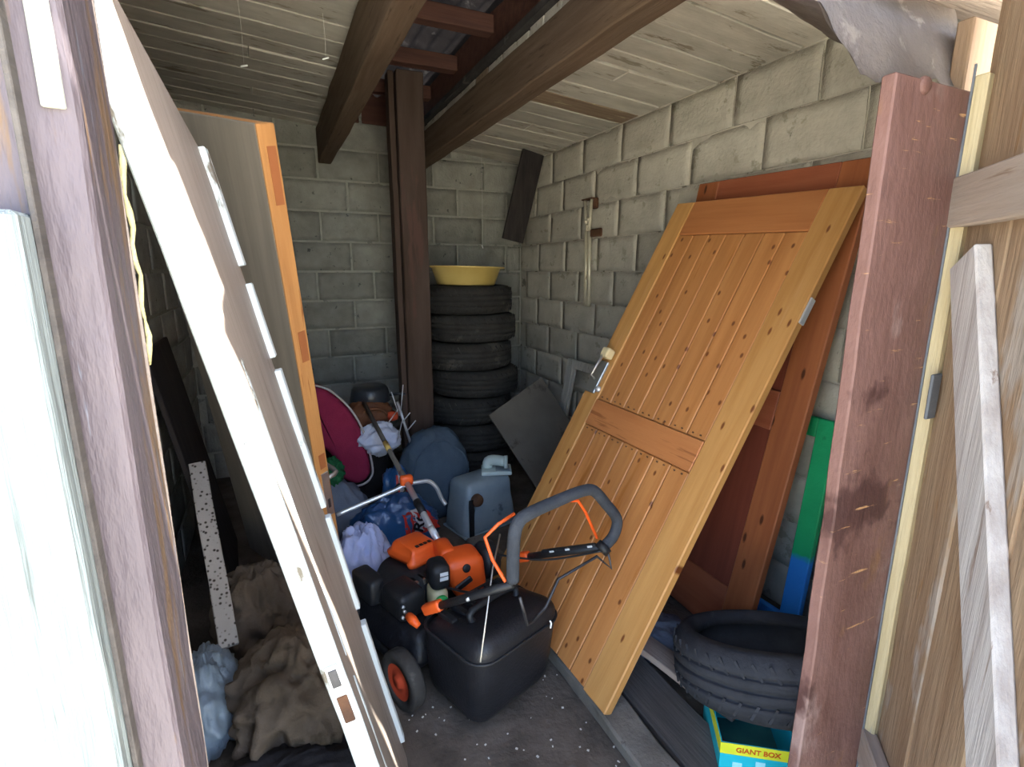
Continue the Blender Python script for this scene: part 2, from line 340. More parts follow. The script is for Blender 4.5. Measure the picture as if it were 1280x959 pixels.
# yard outside, kept clear of the shed's floor
bm.free(); bm = bmesh.new(); bm_box(bm, (-60, -60, -.2), (60, YF - .052, -.02))
g = finish('ground', bm, m_ground); tag(g, 'pale trodden yard in front of the shed', 'ground', kind='structure')

# blocks
def block_mesh(i, w=.392, h=.192, d=.07):
    bm = bmesh.new(); nx, nz = 10, 5; s = i * 13.7
    def pt(a, b):
        x = (a / nx - .5) * w; z = (b / nz - .5) * h
        e = min(min(a, nx - a), 1.0) * min(min(b, nz - b), 1.0)
        n1 = noise.noise(V((x * 9 + s, z * 9, s))) * .004
        jx = noise.noise(V((s, z * 14, 3))) * .0025; jz = noise.noise(V((x * 8, s, 9))) * .0025
        return V((x + jx, (0 if e else .0018) + n1, z + jz))
    G = [[bm.verts.new(pt(a, b)) for a in range(nx + 1)] for b in range(nz + 1)]
    for b in range(nz):
        for a in range(nx): bm.faces.new((G[b][a], G[b][a + 1], G[b + 1][a + 1], G[b + 1][a]))
    rim = G[0] + [G[b][nx] for b in range(1, nz + 1)] + G[nz][-2::-1] + [G[b][0] for b in range(nz - 1, 0, -1)]
    back = [bm.verts.new((v.co.x, d, v.co.z)) for v in rim]
    for k in range(len(rim)): bm.faces.new((rim[k], back[k], back[(k + 1) % len(rim)], rim[(k + 1) % len(rim)]))
    me = bpy.data.meshes.new('concrete_block'); bm.normal_update(); bmesh.ops.recalc_face_normals(bm, faces=bm.faces); bm.to_mesh(me); bm.free()
    for p in me.polygons: p.use_smooth = p.index < nx * nz
    return me
BL = [block_mesh(i) for i in range(6)]; BLd = [block_mesh(i + 10) for i in range(6)]
for b_ in BL: b_.materials.append(m_block)
for b_ in BLd: b_.materials.append(m_block_d)
def lay_blocks(parent, length, z_of, place, meshes, phase=0., gap=.007):
    """Courses of .205; place(u, z) gives location and rotation of a block centred at u along the wall."""
    k = 0; z = -.015
    while True:
        top = z + .205
        u = -(.205 if k % 2 else 0) + phase + random.uniform(-.02, .02)
        if z > 2.75: break
        while u < length:
            Lb = .405 * random.uniform(.97, 1.03)
            a, b = max(u, 0), min(u + Lb, length)
            if b - a > .06:
                zt = min(top, z_of((a + b) / 2) + .03)
                if zt - z > .05:
                    loc, rot = place((a + b) / 2, (z + zt) / 2)
                    o = bpy.data.objects.new('concrete_block', random.choice(meshes)); COL.objects.link(o); o.parent = parent
                    o.location = loc; o.delta_location = V((random.uniform(-.002, .002), random.uniform(-.002, .002), 0)); o.rotation_euler = rot; o.scale = ((b - a - gap) / .392, 1, (zt - z - gap) / .192)
            u += Lb
        z = top; k += 1
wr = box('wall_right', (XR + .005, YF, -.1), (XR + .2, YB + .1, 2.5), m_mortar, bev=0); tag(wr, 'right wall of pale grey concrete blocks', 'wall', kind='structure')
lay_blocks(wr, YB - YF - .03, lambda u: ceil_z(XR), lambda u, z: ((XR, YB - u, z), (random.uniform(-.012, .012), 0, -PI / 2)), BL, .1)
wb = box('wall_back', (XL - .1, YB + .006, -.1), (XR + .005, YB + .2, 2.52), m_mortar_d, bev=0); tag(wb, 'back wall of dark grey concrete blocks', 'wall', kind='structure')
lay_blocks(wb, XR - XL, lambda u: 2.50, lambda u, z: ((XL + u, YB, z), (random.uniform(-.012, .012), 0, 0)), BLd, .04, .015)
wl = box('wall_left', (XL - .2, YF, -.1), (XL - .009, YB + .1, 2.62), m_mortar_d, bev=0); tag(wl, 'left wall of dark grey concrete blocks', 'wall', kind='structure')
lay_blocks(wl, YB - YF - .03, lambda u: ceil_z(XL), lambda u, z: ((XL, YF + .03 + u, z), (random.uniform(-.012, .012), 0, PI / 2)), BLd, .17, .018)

# front wall around the doorway
wf = thing('wall_front', 'plank front wall either side of the doorway', 'wall', (0, YF, 0), kind='structure')
x = XL - .2
while x < -.27:
    plank('wall_board', (x, .02, -.02), (min(x + .14, -.265), .05, 2.1), m_leaf, wf); x += .145
x = 1.275
while x < XR + .15:
    plank('wall_board', (x, .03, -.02), (x + .14, .06, 1.9), m_leaf, wf); x += .145
lint = thing('trim_1', 'brown timber lintel over the doorway', 'lintel', (0, YF, 1.95), kind='structure')
plank('lintel_beam', (XL - .2, 0, 0), (XR + .2, .125, .095), m_leafrail, lint, axis=0, jit=.004, cuts=10)
# left door post: painted post, bare strip, foam bead, grey plank
lp = thing('trim_2', 'purple-brown painted door post with thick flaking paint', 'door post', (-.2, YF, 0), kind='structure')
plank('post', (-.08, 0, -.02), (.059, .12, 1.96), m_ltpost, lp, jit=.004, cuts=14, bev=.004)
plank('bare_strip', (.034, -.0035, 1.56), (.051, .003, 1.955), m_pale, lp, jit=.002, cuts=4, bev=.001)
plank('edge_bead', (.055, .117, .3), (.0600, .122, 1.9), m_leafrail, lp, jit=.001, cuts=14, bev=.001)
fb = [(.060 + .0022 * math.sin(i * 1.7), .135 + .004 * math.cos(i * 2.3), 1.56 - .018 * i) for i in range(15)]
tube('foam_bead', fb, [.0012 + .0028 * abs(math.sin(i * 1.13)) for i in range(15)], m_foamy, lp, sides=7)
lk = thing('trim_3', 'wide weathered grey plank with silvery cracked grain', 'plank', (-.3, YF - .05, 0), kind='structure')
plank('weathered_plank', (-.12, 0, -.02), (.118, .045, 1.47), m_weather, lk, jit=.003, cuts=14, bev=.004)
plank('rust_strip', (.117, .03, -.02), (.122, .047, 1.9), m_dplank, lk, jit=.001, cuts=10, bev=.001)
# right jamb board
rj = thing('trim_4', 'scuffed red-brown painted jamb board', 'door jamb', (1.01, YF, 0), kind='structure')
plank('jamb_board', (0, 0, -.02), (.235, .026, 1.755), m_jamb, rj, jit=.003, cuts=16, bev=.003)
plank('cream_strip', (.2308, -.026, -.02), (.262, -.002, 1.78), m_cream, rj, jit=.002, cuts=12, bev=.003)
plank('metal_edge', (.2265, -.005, -.02), (.2305, -.001, 1.8), m_hinge, rj, jit=.0015, cuts=12, bev=.001)
box('hinge', (.2, -.036, 1.12), (.232, -.03, 1.215), m_hinge, rj, bev=.002)
lathe('bolt_head', [(0, .006), (.012, .005), (.016, 0), (.016, -.004)], m_jamb, rj, 14, M=Matrix.Translation((.085, -.001, 1.745)) @ Matrix.Rotation(PI / 2, 4, 'X'))

# open door leaf, hinged on the right jamb, swung out
dM = frame((1.272, YF - .012, 0), (-.707, -.707, 0), (.707, -.707, 0), (0, 0, 1))   # x along leaf, -y = inner face towards the photographer
leaf = thing('door_1', 'open plank door leaf swung outwards, inner side with rail and brace', 'door', dM, kind='structure')
for i in range(5):
    plank('door_board', (-.004 + i * .19, .0, .03), (-.004 + i * .19 + .184, .025, 1.95), m_leaf, leaf, jit=.003, cuts=14)
plank('door_rail', (.012, -.032, 1.505), (.95, -.001, 1.60), m_leafrail, leaf, axis=0, jit=.003, cuts=8)
plank('door_rail', (.012, -.032, .22), (.95, -.001, .315), m_leafrail, leaf, axis=0, jit=.003, cuts=8)
bm = bmesh.new(); bm_box(bm, (-.05, -.028, -.60), (.05, -.0015, .60), .003)
bmesh.ops.transform(bm, matrix=Matrix.Translation((.36, 0, .91)) @ Matrix.Rotation(-.46, 4, 'Y'), verts=bm.verts)
finish('door_brace', bm, m_brace, leaf)

# ceiling and roof
ce = thing('ceiling', 'whitewashed plank ceiling under a low sloping roof', 'ceiling', (0, 0, 0), kind='structure')
def ceil_boards(x0, x1, y0, y1):
    y = y0
    while y < y1:
        wd = random.uniform(.125, .175)
        ya, yb = y + .0045, min(y + wd, y1 + .02) - .0045
        dz = random.uniform(0, .007); cx = (x0 + x1) / 2
        mm = m_ceil_b if x0 > .9 and abs(y - 2.55) < .09 else m_ceil
        split = random.random() < .25
        segs = [(x0, x1)] if not split else [(x0, x0 + (x1 - x0) * .55 - .003), (x0 + (x1 - x0) * .55, x1)]
        for (a, b) in segs:
            Mb = Matrix.Translation(((a + b) / 2, (ya + yb) / 2, ceil_z((a + b) / 2) + dz + .012)) @ Matrix.Rotation(math.atan(.085), 4, 'Y')
            L = (b - a) / 2
            plank('ceiling_board', (-L, -(yb - ya) / 2, -.011), (L, (yb - ya) / 2, .030), mm, ce, axis=0, jit=.003, cuts=4, bev=.003, M=Mb)
        y += wd
ceil_boards(1.02, XR + .02, .80, YB)
ceil_boards(XL - .02, .44, .875, YB)
for (a, b, y0) in ((1.0, XR + .2, .80), (XL - .2, .46, .875)):
    bm = bmesh.new(); bm_box(bm, (a, y0, 0), (b, YB + .2, .03))
    for v in bm.verts: v.co.z += ceil_z(v.co.x) + .05
    finish('roof_underlay', bm, m_slate, ce)
bm = bmesh.new(); nx, ny = 40, 24                                       # corrugated sheet over the gap between the beams
G = [[bm.verts.new((.36 + .72 * i / nx, .84 + (YB + .2 - .84) * j / ny, 2.60 + .05 * (1 - i / nx) + .013 * math.sin(i * 2 * PI / 5) - (.012 if (j // 6) % 2 else 0))) for i in range(nx + 1)] for j in range(ny + 1)]
for j in range(ny):
    for i in range(nx): bm.faces.new((G[j][i], G[j][i + 1], G[j + 1][i + 1], G[j + 1][i]))
bmesh.ops.solidify(bm, geom=bm.faces[:], thickness=.006)
finish('roof_sheet', bm, m_slate, ce, True)
for yy in (1.42, 1.95, 2.48, 3.0, 3.52): plank('purlin', (.40, yy, 2.50), (1.06, yy + .07, 2.575), m_purlin, ce, axis=0, cuts=3)
for (a, b) in ((.36, .66), (.68, .90), (1.02, 1.06)): plank('gable_board', (a, YB - .01, 2.42), (b, YB + .02, 2.63), m_purlin, ce, axis=0, cuts=2)
for xx in (.40, 1.045): plank('side_board', (xx, .93, 2.36), (xx + .022, YB, 2.63), m_purlin, ce, axis=1, cuts=6)

def beam(label, x0, x1, z0, z1, y0):
    t = thing('roof_beam', label, 'beam', ((x0 + x1) / 2, 2.4, z0))
    hx = (x1 - x0) / 2
    plank('timber', (-hx, y0 - 2.4, 0), (hx, YB - 2.4, z1 - z0), m_beam, t, axis=1, jit=.005, cuts=16, bev=.005)
beam('brown timber roof beam nearest the pale block wall', 1.0, 1.10, 2.14, 2.315, .93)
beam('brown timber roof beam running past the standing post', .375, .46, 2.14, 2.36, .97)
t = thing('support_post', 'dark brown timber post standing in front of the tyre stack', 'post', (.80, 3.17, 0))
plank('timber', (-.075, -.075, 0), (.078, .13, 2.5), m_post, t, jit=.006, cuts=16, bev=.006)
plank('cover_strip', (-.11, -.03, .3), (-.078, .06, 2.5), m_post, t, jit=.004, cuts=12, bev=.003)
# dark brace in the corner
p0, p1 = V((1.78, 3.52, 2.245)), V((1.655, 3.60, 1.64))
t = thing('brace_board', 'dark short board hanging slanted in the wall corner', 'board', frame(p1, (1, 0, 0), (0, 1, 0), (0, 0, 1)))
bm = bmesh.new(); bm_box(bm, (-.085, -.012, 0), (.085, .012, (p0 - p1).length), .003)
zz = (p0 - p1).normalized(); xx = (V((1, 0, 0)) - zz * zz.x).normalized()
bmesh.ops.transform(bm, matrix=frame((0, 0, 0), xx, zz.cross(xx), zz), verts=bm.verts)
finish('board', bm, m_dpanel, t)

# dust-laden roofing membrane sagging over the right of the doorway
bm = bmesh.new(); nx, ny = 46, 18; rows = []
for j in range(ny + 1):
    row = []
    for i in range(nx + 1):
        u, v = i / nx, j / ny
        X = .54 + 1.34 * u
        yf = .782 + .012 * math.sin(u * 23) + .016 * noise.noise(V((u * 14, 3, 1))) + .05 * max(0, u - .65)
        zf = 2.17 - .25 * min(1, max(0, (X - .70) / .5)) + .012 * noise.noise(V((u * 9, 7, 1)))
        yb = 1.20 + .2 * u; zb = ceil_z(X) - .012
        Y = yf + (yb - yf) * v; Z = zf + (zb - zf) * (v ** .8) - .05 * math.sin(PI * v) * u + .014 * noise.noise(V((X * 7, Y * 7, 2)))
        row.append(bm.verts.new((X, Y, min(Z, zb))))
    rows.append(row)
for j in range(ny):
    for i in range(nx): bm.faces.new((rows[j][i], rows[j][i + 1], rows[j + 1][i + 1], rows[j + 1][i]))
bmesh.ops.solidify(bm, geom=bm.faces[:], thickness=.004)
t = thing('roof_membrane', 'sagging dusty roofing felt under the roof edge above the jamb', 'roofing felt', (1.3, 1.0, 2.1))
finish('felt', bm, m_web, t, True, wc=True)
bm = bmesh.new(); nx, ny = 44, 8; rows = []                            # torn flap hanging from the lintel
for j in range(ny + 1):
    row = []
    for i in range(nx + 1):
        u, v = i / nx, j / ny; X = .62 + .72 * u
        zl = 1.96 - .20 * min(1, (u / .5) ** 1.3) + .07 * max(0, u - .62) + .03 * noise.noise(V((u * 13, 1, 4))) * min(1, u * 3)
        row.append(bm.verts.new((X, .735 - .07 * v + .012 * noise.noise(V((X * 9, v * 3, 6))), 1.975 + (zl - 1.975) * v)))
    rows.append(row)
hole = set()
for j in range(ny):
    for i in range(nx):
        if (i, j) not in hole: bm.faces.new((rows[j][i], rows[j][i + 1], rows[j + 1][i + 1], rows[j + 1][i]))
bmesh.ops.solidify(bm, geom=bm.faces[:], thickness=.004)
finish('torn_flap', bm, m_web, t, True, wc=True)

# added boards out of view, placed to shade the front of the shed
ev = thing('sun_shade', 'added plank overhang, out of view, shading the shed front', 'sun shade', (.9, .4, 2.27), kind='structure')
for i in range(3): plank('shade_board', (-1.9, -.24 + i * .165, 0), (2.7, -.24 + i * .165 + .16, .022), m_ceil, ev, axis=0, cuts=8)
# threshold, boards on the floor
t = thing('concrete_kerb', 'rough concrete kerb along the floor under the pine door', 'kerb', (.89, 1.6, 0))
plank('kerb', (-.06, -.85, 0), (.05, .78, .052), m_conc, t, axis=1, jit=.012, cuts=20, bev=.008)
t = thing('floor_plank', 'dark grey plank lying beside the concrete kerb', 'plank', (1.04, 1.25, 0))
plank('board', (-.085, -.52, 0), (.085, .8, .045), m_dplank, t, axis=1, jit=.006, cuts=12, bev=.004)
pM = frame((1.20, 1.06, .075), (.93, .25, -.12), (-.25, .95, .05), (.12, 0, 1))
t = thing('loose_board', 'pinkish worn board with broken edge beside the lone tyre', 'board', pM)
plank('board', (-.055, -.11, -.012), (.05, .32, .012), m_pinkb, t, axis=1, jit=.010, cuts=12, bev=.003)

# ================================================================== DOORS
def door_frame(corner, xdir, zdir, nface):
    z = V(zdir).normalized(); x = V(xdir); x = (x - z * x.dot(z)).normalized(); y = z.cross(x)
    if y.dot(V(nface)) > 0: y = -y                      # local -y is the seen face
    M = Matrix(((x[0], y[0], z[0], corner[0]), (x[1], y[1], z[1], corner[1]), (x[2], y[2], z[2], corner[2]), (0, 0, 0, 1)))
    return M
# large pine door leaning on the right
W, H = .80, 1.87
M = door_frame((.832, 1.125, .064), (-.05, .80, .03), (.925, .0, 1.635), (-1, 0, .5))
t = thing('pine_door', 'varnished pine plank door leaning face up against the block wall', 'door', M)
box('stile', (0, 0, 0), (.115, .034, H), m_pine_s, t, .004)
box('stile', (W - .1, 0, 0), (W, .034, H), m_pine_s, t, .004)
box('top_rail', (.115, .001, H - .16), (W - .1, .033, H), m_pine_x, t, .003)
box('middle_rail', (.115, -.002, .80), (W - .1, .033, .915), m_pine_x, t, .003)
nb = 7; bw = (W - .215) / nb
for (za, zb) in ((.004, .798), (.917, H - .162)):
    for i in range(nb):
        box('plank', (.115 + i * bw + .0015, .004, za), (.115 + (i + 1) * bw - .0015, .028, zb), m_pine, t, .0035)
box('back_panel', (.1, .026, .02), (W - .08, .031, H - .02), m_pine, t, 0)
bm = bmesh.new()
for (zc) in (.785, .93):
    for i in range(nb):
        for k in (.3, .7): bm_box(bm, (.115 + (i + k) * bw - .0025, -.001, zc - .0025), (.115 + (i + k) * bw + .0025, .006, zc + .0025))
nl = finish('nail', bm, m_rust, t); nl['kind'] = 'stuff'
lk_ = box('lock_plate', (W - .075, -.012, .93), (W - .004, .0, 1.08), m_steel, t, .003)
tube('lever', [(W - .045, -.015, .99), (W - .04, -.04, 1.0), (W - .06, -.045, 1.10)], .006, m_steel, lk_, 8)
box('knob', (W - .085, -.05, 1.09), (W - .04, -.006, 1.135), m_cork, lk_, .008, 2)
lathe('keyhole_boss', [(0, .012), (.012, .01), (.014, 0)], m_alu, lk_, 14, M=Matrix.Translation((W - .085, -.003, .955)) @ Matrix.Rotation(PI / 2, 4, 'X'))
box('edge_hinge', (-.006, .006, 1.38), (.001, .03, 1.47), m_alu, t, .001)
# red-brown door behind it
M = door_frame((1.50, 1.20, .0), (0, .79, .03), (.335, -.055, 1.80), (-1, 0, .3))
t = thing('red_brown_door', 'red-brown stained panel door standing behind the pine door', 'door', M)
W2, H2 = .79, 1.82
box('stile', (0, 0, 0), (.12, .036, H2), m_red, t, .004)
box('stile', (W2 - .12, 0, 0), (W2, .036, H2), m_red, t, .004)
box('top_rail', (.12, 0, H2 - .13), (W2 - .12, .036, H2), m_redrail, t, .003)
box('middle_rail', (.12, 0, .85), (W2 - .12, .036, 1.0), m_redrail, t, .003)
box('bottom_rail', (.12, 0, 0), (W2 - .12, .036, .2), m_redrail, t, .003)
box('panel', (.115, .012, .195), (W2 - .115, .026, .855), m_redp, t, .002)
box('panel', (.115, .012, .995), (W2 - .115, .026, H2 - .125), m_redp, t, .002)
# green sash
M = door_frame((1.735, 1.155, .0), (.0, .62, .04), (.115, .01, .88), (-1, 0, .2))
t = thing('painted_sash', 'narrow timber frame painted green above and blue below', 'window frame', M)
box('stile', (0, 0, 0), (.078, .03, .885), m_green, t, .004)
box('stile', (.52, 0, 0), (.60, .03, .885), m_green, t, .004)
box('top_rail', (.078, .0, .81), (.52, .03, .885), m_green, t, .004)
box('bottom_rail', (.078, .0, 0), (.52, .03, .08), m_green, t, .004)

# white door leaning left in the doorway (edge with lock mortise towards the yard)
Lw = V((.2125, -.012, -1)).normalized()
far_b = V((.262, 1.30, 0)); near_b = V((.209, .90, 0))
xd = (far_b - near_b); z_ = -Lw; x_ = (xd - z_ * xd.dot(z_)).normalized(); y_ = z_.cross(x_)
if y_.x > 0: y_ = -y_
Mw = Matrix(((x_[0], y_[0], z_[0], near_b[0]), (x_[1], y_[1], z_[1], near_b[1]), (x_[2], y_[2], z_[2], near_b[2]), (0, 0, 0, 1)))
t = thing('white_door', 'old white-edged door with faded brown face leaning beside the doorway', 'door', Mw)
Wd = .402
def slant_box(name, x0, x1, y0, y1, z0, top, m, bev=.003):
    bm = bmesh.new(); vs = bm_box(bm, (x0, y0, z0), (x1, y1, 2.0))
    for v in bm.verts:
        if v.co.z > 1.5: v.co.z = top(v.co.x)
    es = [e for e in bm.edges if abs((e.verts[0].co - e.verts[1].co).z) > .5]
    bmesh.ops.subdivide_edges(bm, edges=es, cuts=16)
    if bev:
        ed = [e for e in bm.edges if e.calc_face_angle(0) > .5]; bmesh.ops.bevel(bm, geom=ed, offset=bev, segments=1, affect='EDGES')
    s = random.random() * 50
    for v in bm.verts: v.co += noise.noise_vector(v.co * 7 + V((s, s, s))) * .0018
    return finish(name, bm, m, t)
topw = lambda x: 1.95 - .26 * (x / Wd)
slant_box('hinge_edge', 0, .012, 0, .040, .005, topw, m_white)
slant_box('near_stile', .014, .075, .004, .038, .005, topw, m_brownface)
slant_box('face_panel', .07, Wd - .012, .010, .034, .005, topw, m_brownface)
for (za, zb, xa) in ((.08, .50, Wd - .028), (.55, .83, Wd - .024), (.86, 1.22, Wd - .03), (1.25, 1.42, Wd - .026), (1.46, 1.70, Wd - .03)):
    plank('edge_trim', (xa, -.002, za), (Wd, .036, zb), m_white, t, jit=.002, cuts=4, bev=.002)
plank('glazing_bead', (.078, .004, .03), (.092, .014, .60), m_white, t, jit=.002, cuts=6, bev=.002)
plank('glazing_bead', (.078, .004, .66), (.092, .014, 1.30), m_white, t, jit=.002, cuts=6, bev=.002)
lkp = box('lock_plate', (-.003, .008, .655), (.003, .032, .715), m_alu, t, .001)
box('latch_hole', (-.0045, .012, .665), (.0, .028, .705), m_rod, lkp, .001)
box('mortise', (-.002, .010, .575), (.003, .030, .64), m_rust, t, .002)

# pine door seen on its edge, leaning on the white door
Lp = V((.13, .52, -1.55)); Wp = V((-.55, .8, .22)); Np = Wp.cross(Lp).normalized()
Mp = door_frame((.151, 2.043, .012), Wp, -Lp, tuple(Np))
t = thing('edge_on_door', 'dusty flush door with orange pine edge and mortise lock, seen edge-on', 'door', Mp)
Hp = 1.85
box('face', (.006, 0, 0), (.62, .010, Hp), m_greyface, t, .002)
box('edge', (0, .002, 0), (.03, .050, Hp), m_pineedge, t, .003)
box('top_edge', (.03, .010, Hp - .04), (.62, .044, Hp), m_pineedge, t, .002)
box('back_face', (.006, .044, 0), (.62, .051, Hp), m_greyface, t, .002)
box('edge_lipping', (-.002, -.001, 0), (.004, .010, Hp), m_pineedge, t, .001)
for (za, zb) in ((1.66, 1.80), (1.20, 1.30), (.78, .84)): box('finger_joint', (-.0015, .018, za), (.002, .042, zb), m_finger, t, .0)
l2 = box('lock_plate', (-.004, .016, .56), (.002, .044, .76), m_steel, t, .001)
box('keyhole', (-.0055, .024, .60), (0, .034, .64), m_rod, l2, 0)
tube('handle', [(.03, .055, .70), (.03, .10, .70), (.10, .105, .70)], .009, m_steel, l2, 8, sm=3)

# ================================================================== TYRES
def tyre_mesh(R, w, name='tyre', m=m_rub, bore=.60):
    r0 = R * bore; h = w / 2
    prof = [(r0, -h * .55), (r0 * 1.03, -h * .8), (R * .80, -h), (R * .91, -h * .93), (R * .965, -h * .72), (R * .985, -h * .62)]
    for zc in (-.36, 0, .36):
        prof += [(R, h * (zc - .16)), (R, h * (zc - .05)), (R * .975, h * (zc - .045)), (R * .975, h * (zc + .045)), (R, h * (zc + .05)), (R, h * (zc + .16))]
    prof += [(R * .985, h * .62), (R * .965, h * .72), (R * .91, h * .93), (R * .80, h), (r0 * 1.03, h * .8), (r0, h * .55),
             (r0 * 1.12, h * .62), (R * .86, h * .78), (R * .93, h * .4), (R * .93, -h * .4), (R * .86, -h * .78), (r0 * 1.12, -h * .62)]
    bm = bmesh.new(); bm_lathe(bm, prof, 56, True); bmesh.ops.recalc_face_normals(bm, faces=bm.faces)
    me = bpy.data.meshes.new(name); bm.to_mesh(me); bm.free(); me.materials.append(m)
    for p in me.polygons: p.use_smooth = True
    return me
def lug_mesh(R, w, n, m, tilt=.5, size=(.006, .05), zr=(.30, .85)):
    bm = bmesh.new(); h = w / 2
    for k in range(n):
        a = 2 * PI * k / n
        for s in (1, -1):
            z0 = h * (zr[0] + zr[1]) / 2 * s
            bm_box(bm, (-.004, -size[0] / 2, -size[1] / 2), (.0018, size[0] / 2, size[1] / 2), 0,
                   Matrix.Rotation(a + (.05 if s > 0 else 0), 4, 'Z') @ Matrix.Translation((R * .990, 0, z0)) @ Matrix.Rotation(-.12 * s, 4, 'Y') @ Matrix.Rotation(tilt * s, 4, 'X'))
    me = bpy.data.meshes.new('tread_sipes'); bm.to_mesh(me); bm.free(); me.materials.append(m); return me
tm = tyre_mesh(.32, .188); lm = lug_mesh(.32, .188, 44, m_rub)
ords = ['bottom', 'second from the floor', 'third from the floor', 'middle', 'third from the top', 'second from the top', 'top']
z = .0
for i in range(7):
    lab = ('black car tyre, %s of the stack in the corner' % ords[i]) if i in (0, 3, 6) else 'black car tyre, %s in the corner stack' % ords[i]
    dx, dy = [(0, 0), (.025, -.015), (-.02, .01), (.03, 0), (-.02, .005), (.015, .01), (-.018, 0)][i]
    t = thing('car_tyre', lab, 'tyre', Matrix.Translation((1.27 + dx, 3.50 + dy, z + .0945)) @ Matrix.Rotation(i * .9, 4, 'Z') @ Matrix.Rotation([.0, .004, -.004, .005, .003, -.004, .003][i], 4, 'X'), 'stacked car tyres')
    link('casing', tm, None, t); o = link('tread_sipes', lm, None, t); o['kind'] = 'stuff'
    z += .190
# lone low-profile tyre by the jamb
az, tl = 1.18, .38
vv = V((math.cos(az), math.sin(az), 0)); ss = V((-vv.y, vv.x, 0)); nn = math.cos(tl) * V((0, 0, 1)) + math.sin(tl) * vv
Mt = frame((1.335, .955, .215), math.cos(tl) * vv - math.sin(tl) * V((0, 0, 1)), ss, nn)
t = thing('low_profile_tyre', 'worn low-profile tyre tipped on the open carton', 'tyre', Mt)
link('casing', tyre_mesh(.29, .19, 'tyre_low', m_rubd, .74), None, t)
o = link('tread_sipes', lug_mesh(.29, .19, 40, m_rubd, .55, (.007, .046), (.28, .80)), None, t); o['kind'] = 'stuff'

# yellow basin on top
t = thing('washing_up_basin', 'round yellow plastic basin on top of the tyre stack', 'basin', Matrix.Translation((1.24, 3.47, 1.325)) @ Matrix.Rotation(.02, 4, 'Y'))
lathe('bowl', [(0, .004), (.19, .004), (.20, .012), (.235, .115), (.262, .122), (.262, .128), (.232, .124), (.195, .018), (0, .012)][:], m_yel, t, 48)
tube('rim', [(.262 * math.cos(a), .262 * math.sin(a), .124) for a in [2 * PI * k / 48 for k in range(48)]], .006, m_yel, t, 6, closed=True)

# carton
cM = frame((1.035, .855, 0), (.82, -.57, 0), (.57, .82, 0), (0, 0, 1))
t = thing('open_carton', 'open cyan carton with yellow rim lettered GIANT BOX', 'box', cM)
bh = .135
for (nm, lo, hi) in (('front_wall', (0, 0, 0), (.205, .004, bh)), ('back_wall', (0, .226, 0), (.205, .23, bh)), ('side_wall', (0, .004, 0), (.004, .226, bh)), ('side_wall', (.201, .004, 0), (.205, .226, bh)), ('base', (.004, .004, 0), (.201, .226, .004))):
    box(nm, lo, hi, m_cyan if 'wall' in nm else m_card, t, 0)
box('rim_band', (-.001, -.0015, bh - .034), (.206, .0, bh + .001), m_ycard, t, 0)
box('rim_band', (-.0015, -.001, bh - .034), (0, .231, bh + .001), m_ycard, t, 0)
text('lettering', 'GIANT BOX', .0215, m_redink, t, Matrix.Translation((.098, -.0022, bh - .017)) @ Matrix.Rotation(PI / 2, 4, 'X'))
for k in range(3): box('print_patch', (.035 + k * .06, -.001, .045 + .012 * (k % 2)), (.06 + k * .06, .0, .075 + .012 * (k % 2)), m_pink, t, 0)

# ================================================================== LAWN MOWER
Mm = frame((.51, 1.575, 0), (.94, .345, 0), (-.345, .94, 0), (0, 0, 1))
mow = thing('lawn_mower', 'orange and black petrol lawn mower with grass catcher', 'lawn mower', Mm)
bm = bmesh.new(); bm_box(bm, (-.20, .0, .07), (.20, .50, .20), .05, None, 4)
for v in bm.verts:
    if v.co.z > .13: v.co.x *= .86; v.co.y = .25 + (v.co.y - .25) * .93
finish('deck', bm, m_blk2, mow, True)
box('deck_skirt', (-.205, .03, .055), (.205, .49, .10), m_blk, mow, .02, 3, smooth=True)
for (wx, wy, r) in ((-.235, 0, .10), (.235, 0, .10), (-.205, .44, .085), (.205, .44, .085)):
    Mx = Matrix.Translation((wx, wy, r)) @ Matrix.Rotation(PI / 2, 4, 'Y')
    wv = thing('wheel', None, None, I4); wv.parent = mow; wv.matrix_basis = Mx
    bmw = bmesh.new(); bm_lathe(bmw, [(r * .62, -.022), (r * .95, -.024), (r, -.015), (r, .015), (r * .95, .024), (r * .62, .022)], 32, True); finish('tyre', bmw, m_rub, wv, True)
    sg = -1 if wx < 0 else 1
    hb = lathe('hub', [(0, .026 * sg), (r * .2, .027 * sg), (r * .24, .018 * sg), (r * .52, .016 * sg), (r * .6, .022 * sg), (r * .64, .02 * sg), (r * .64, -.018 * sg), (0, -.018 * sg)], m_orange_d, wv, 24)
# catcher
bm = bmesh.new(); bm_box(bm, (-.19, -.34, .035), (.19, -.02, .375), .07, None, 5)
for v in bm.verts:
    k = (v.co.z - .035) / .34
    v.co.x *= .90 + .10 * k
    v.co.y = -.02 + (v.co.y + .02) * (.88 + .12 * k)
    if v.co.z > .3: v.co.z -= .06 * (v.co.y + .335) / .31
cat = finish('grass_catcher', bm, m_blk2, mow, True)
seam = []
for (cx, cy, a0) in ((.119, -.09, 0), (-.119, -.09, 90), (-.119, -.265, 180), (.119, -.265, 270)):
    for k in range(6):
        a = math.radians(a0 + 18 * k); seam.append((cx + .069 * math.cos(a), cy + .069 * math.sin(a), .300))
bm = bmesh.new(); bm_tube(bm, seam, .005, 6, True)
finish('lid_seam', bm, m_blk, cat, True)
for i in range(6): box('vent_rib', (-.14 + i * .05, -.15, .325), (-.118 + i * .05, -.07, .345), m_blk, cat, .004, 2, M=Matrix.Rotation(0, 4, 'X'))
tube('carry_handle', [(-.09, -.20, .335), (-.09, -.185, .375), (.09, -.185, .375), (.09, -.20, .335)], .011, m_blk, cat, 8, sm=4)
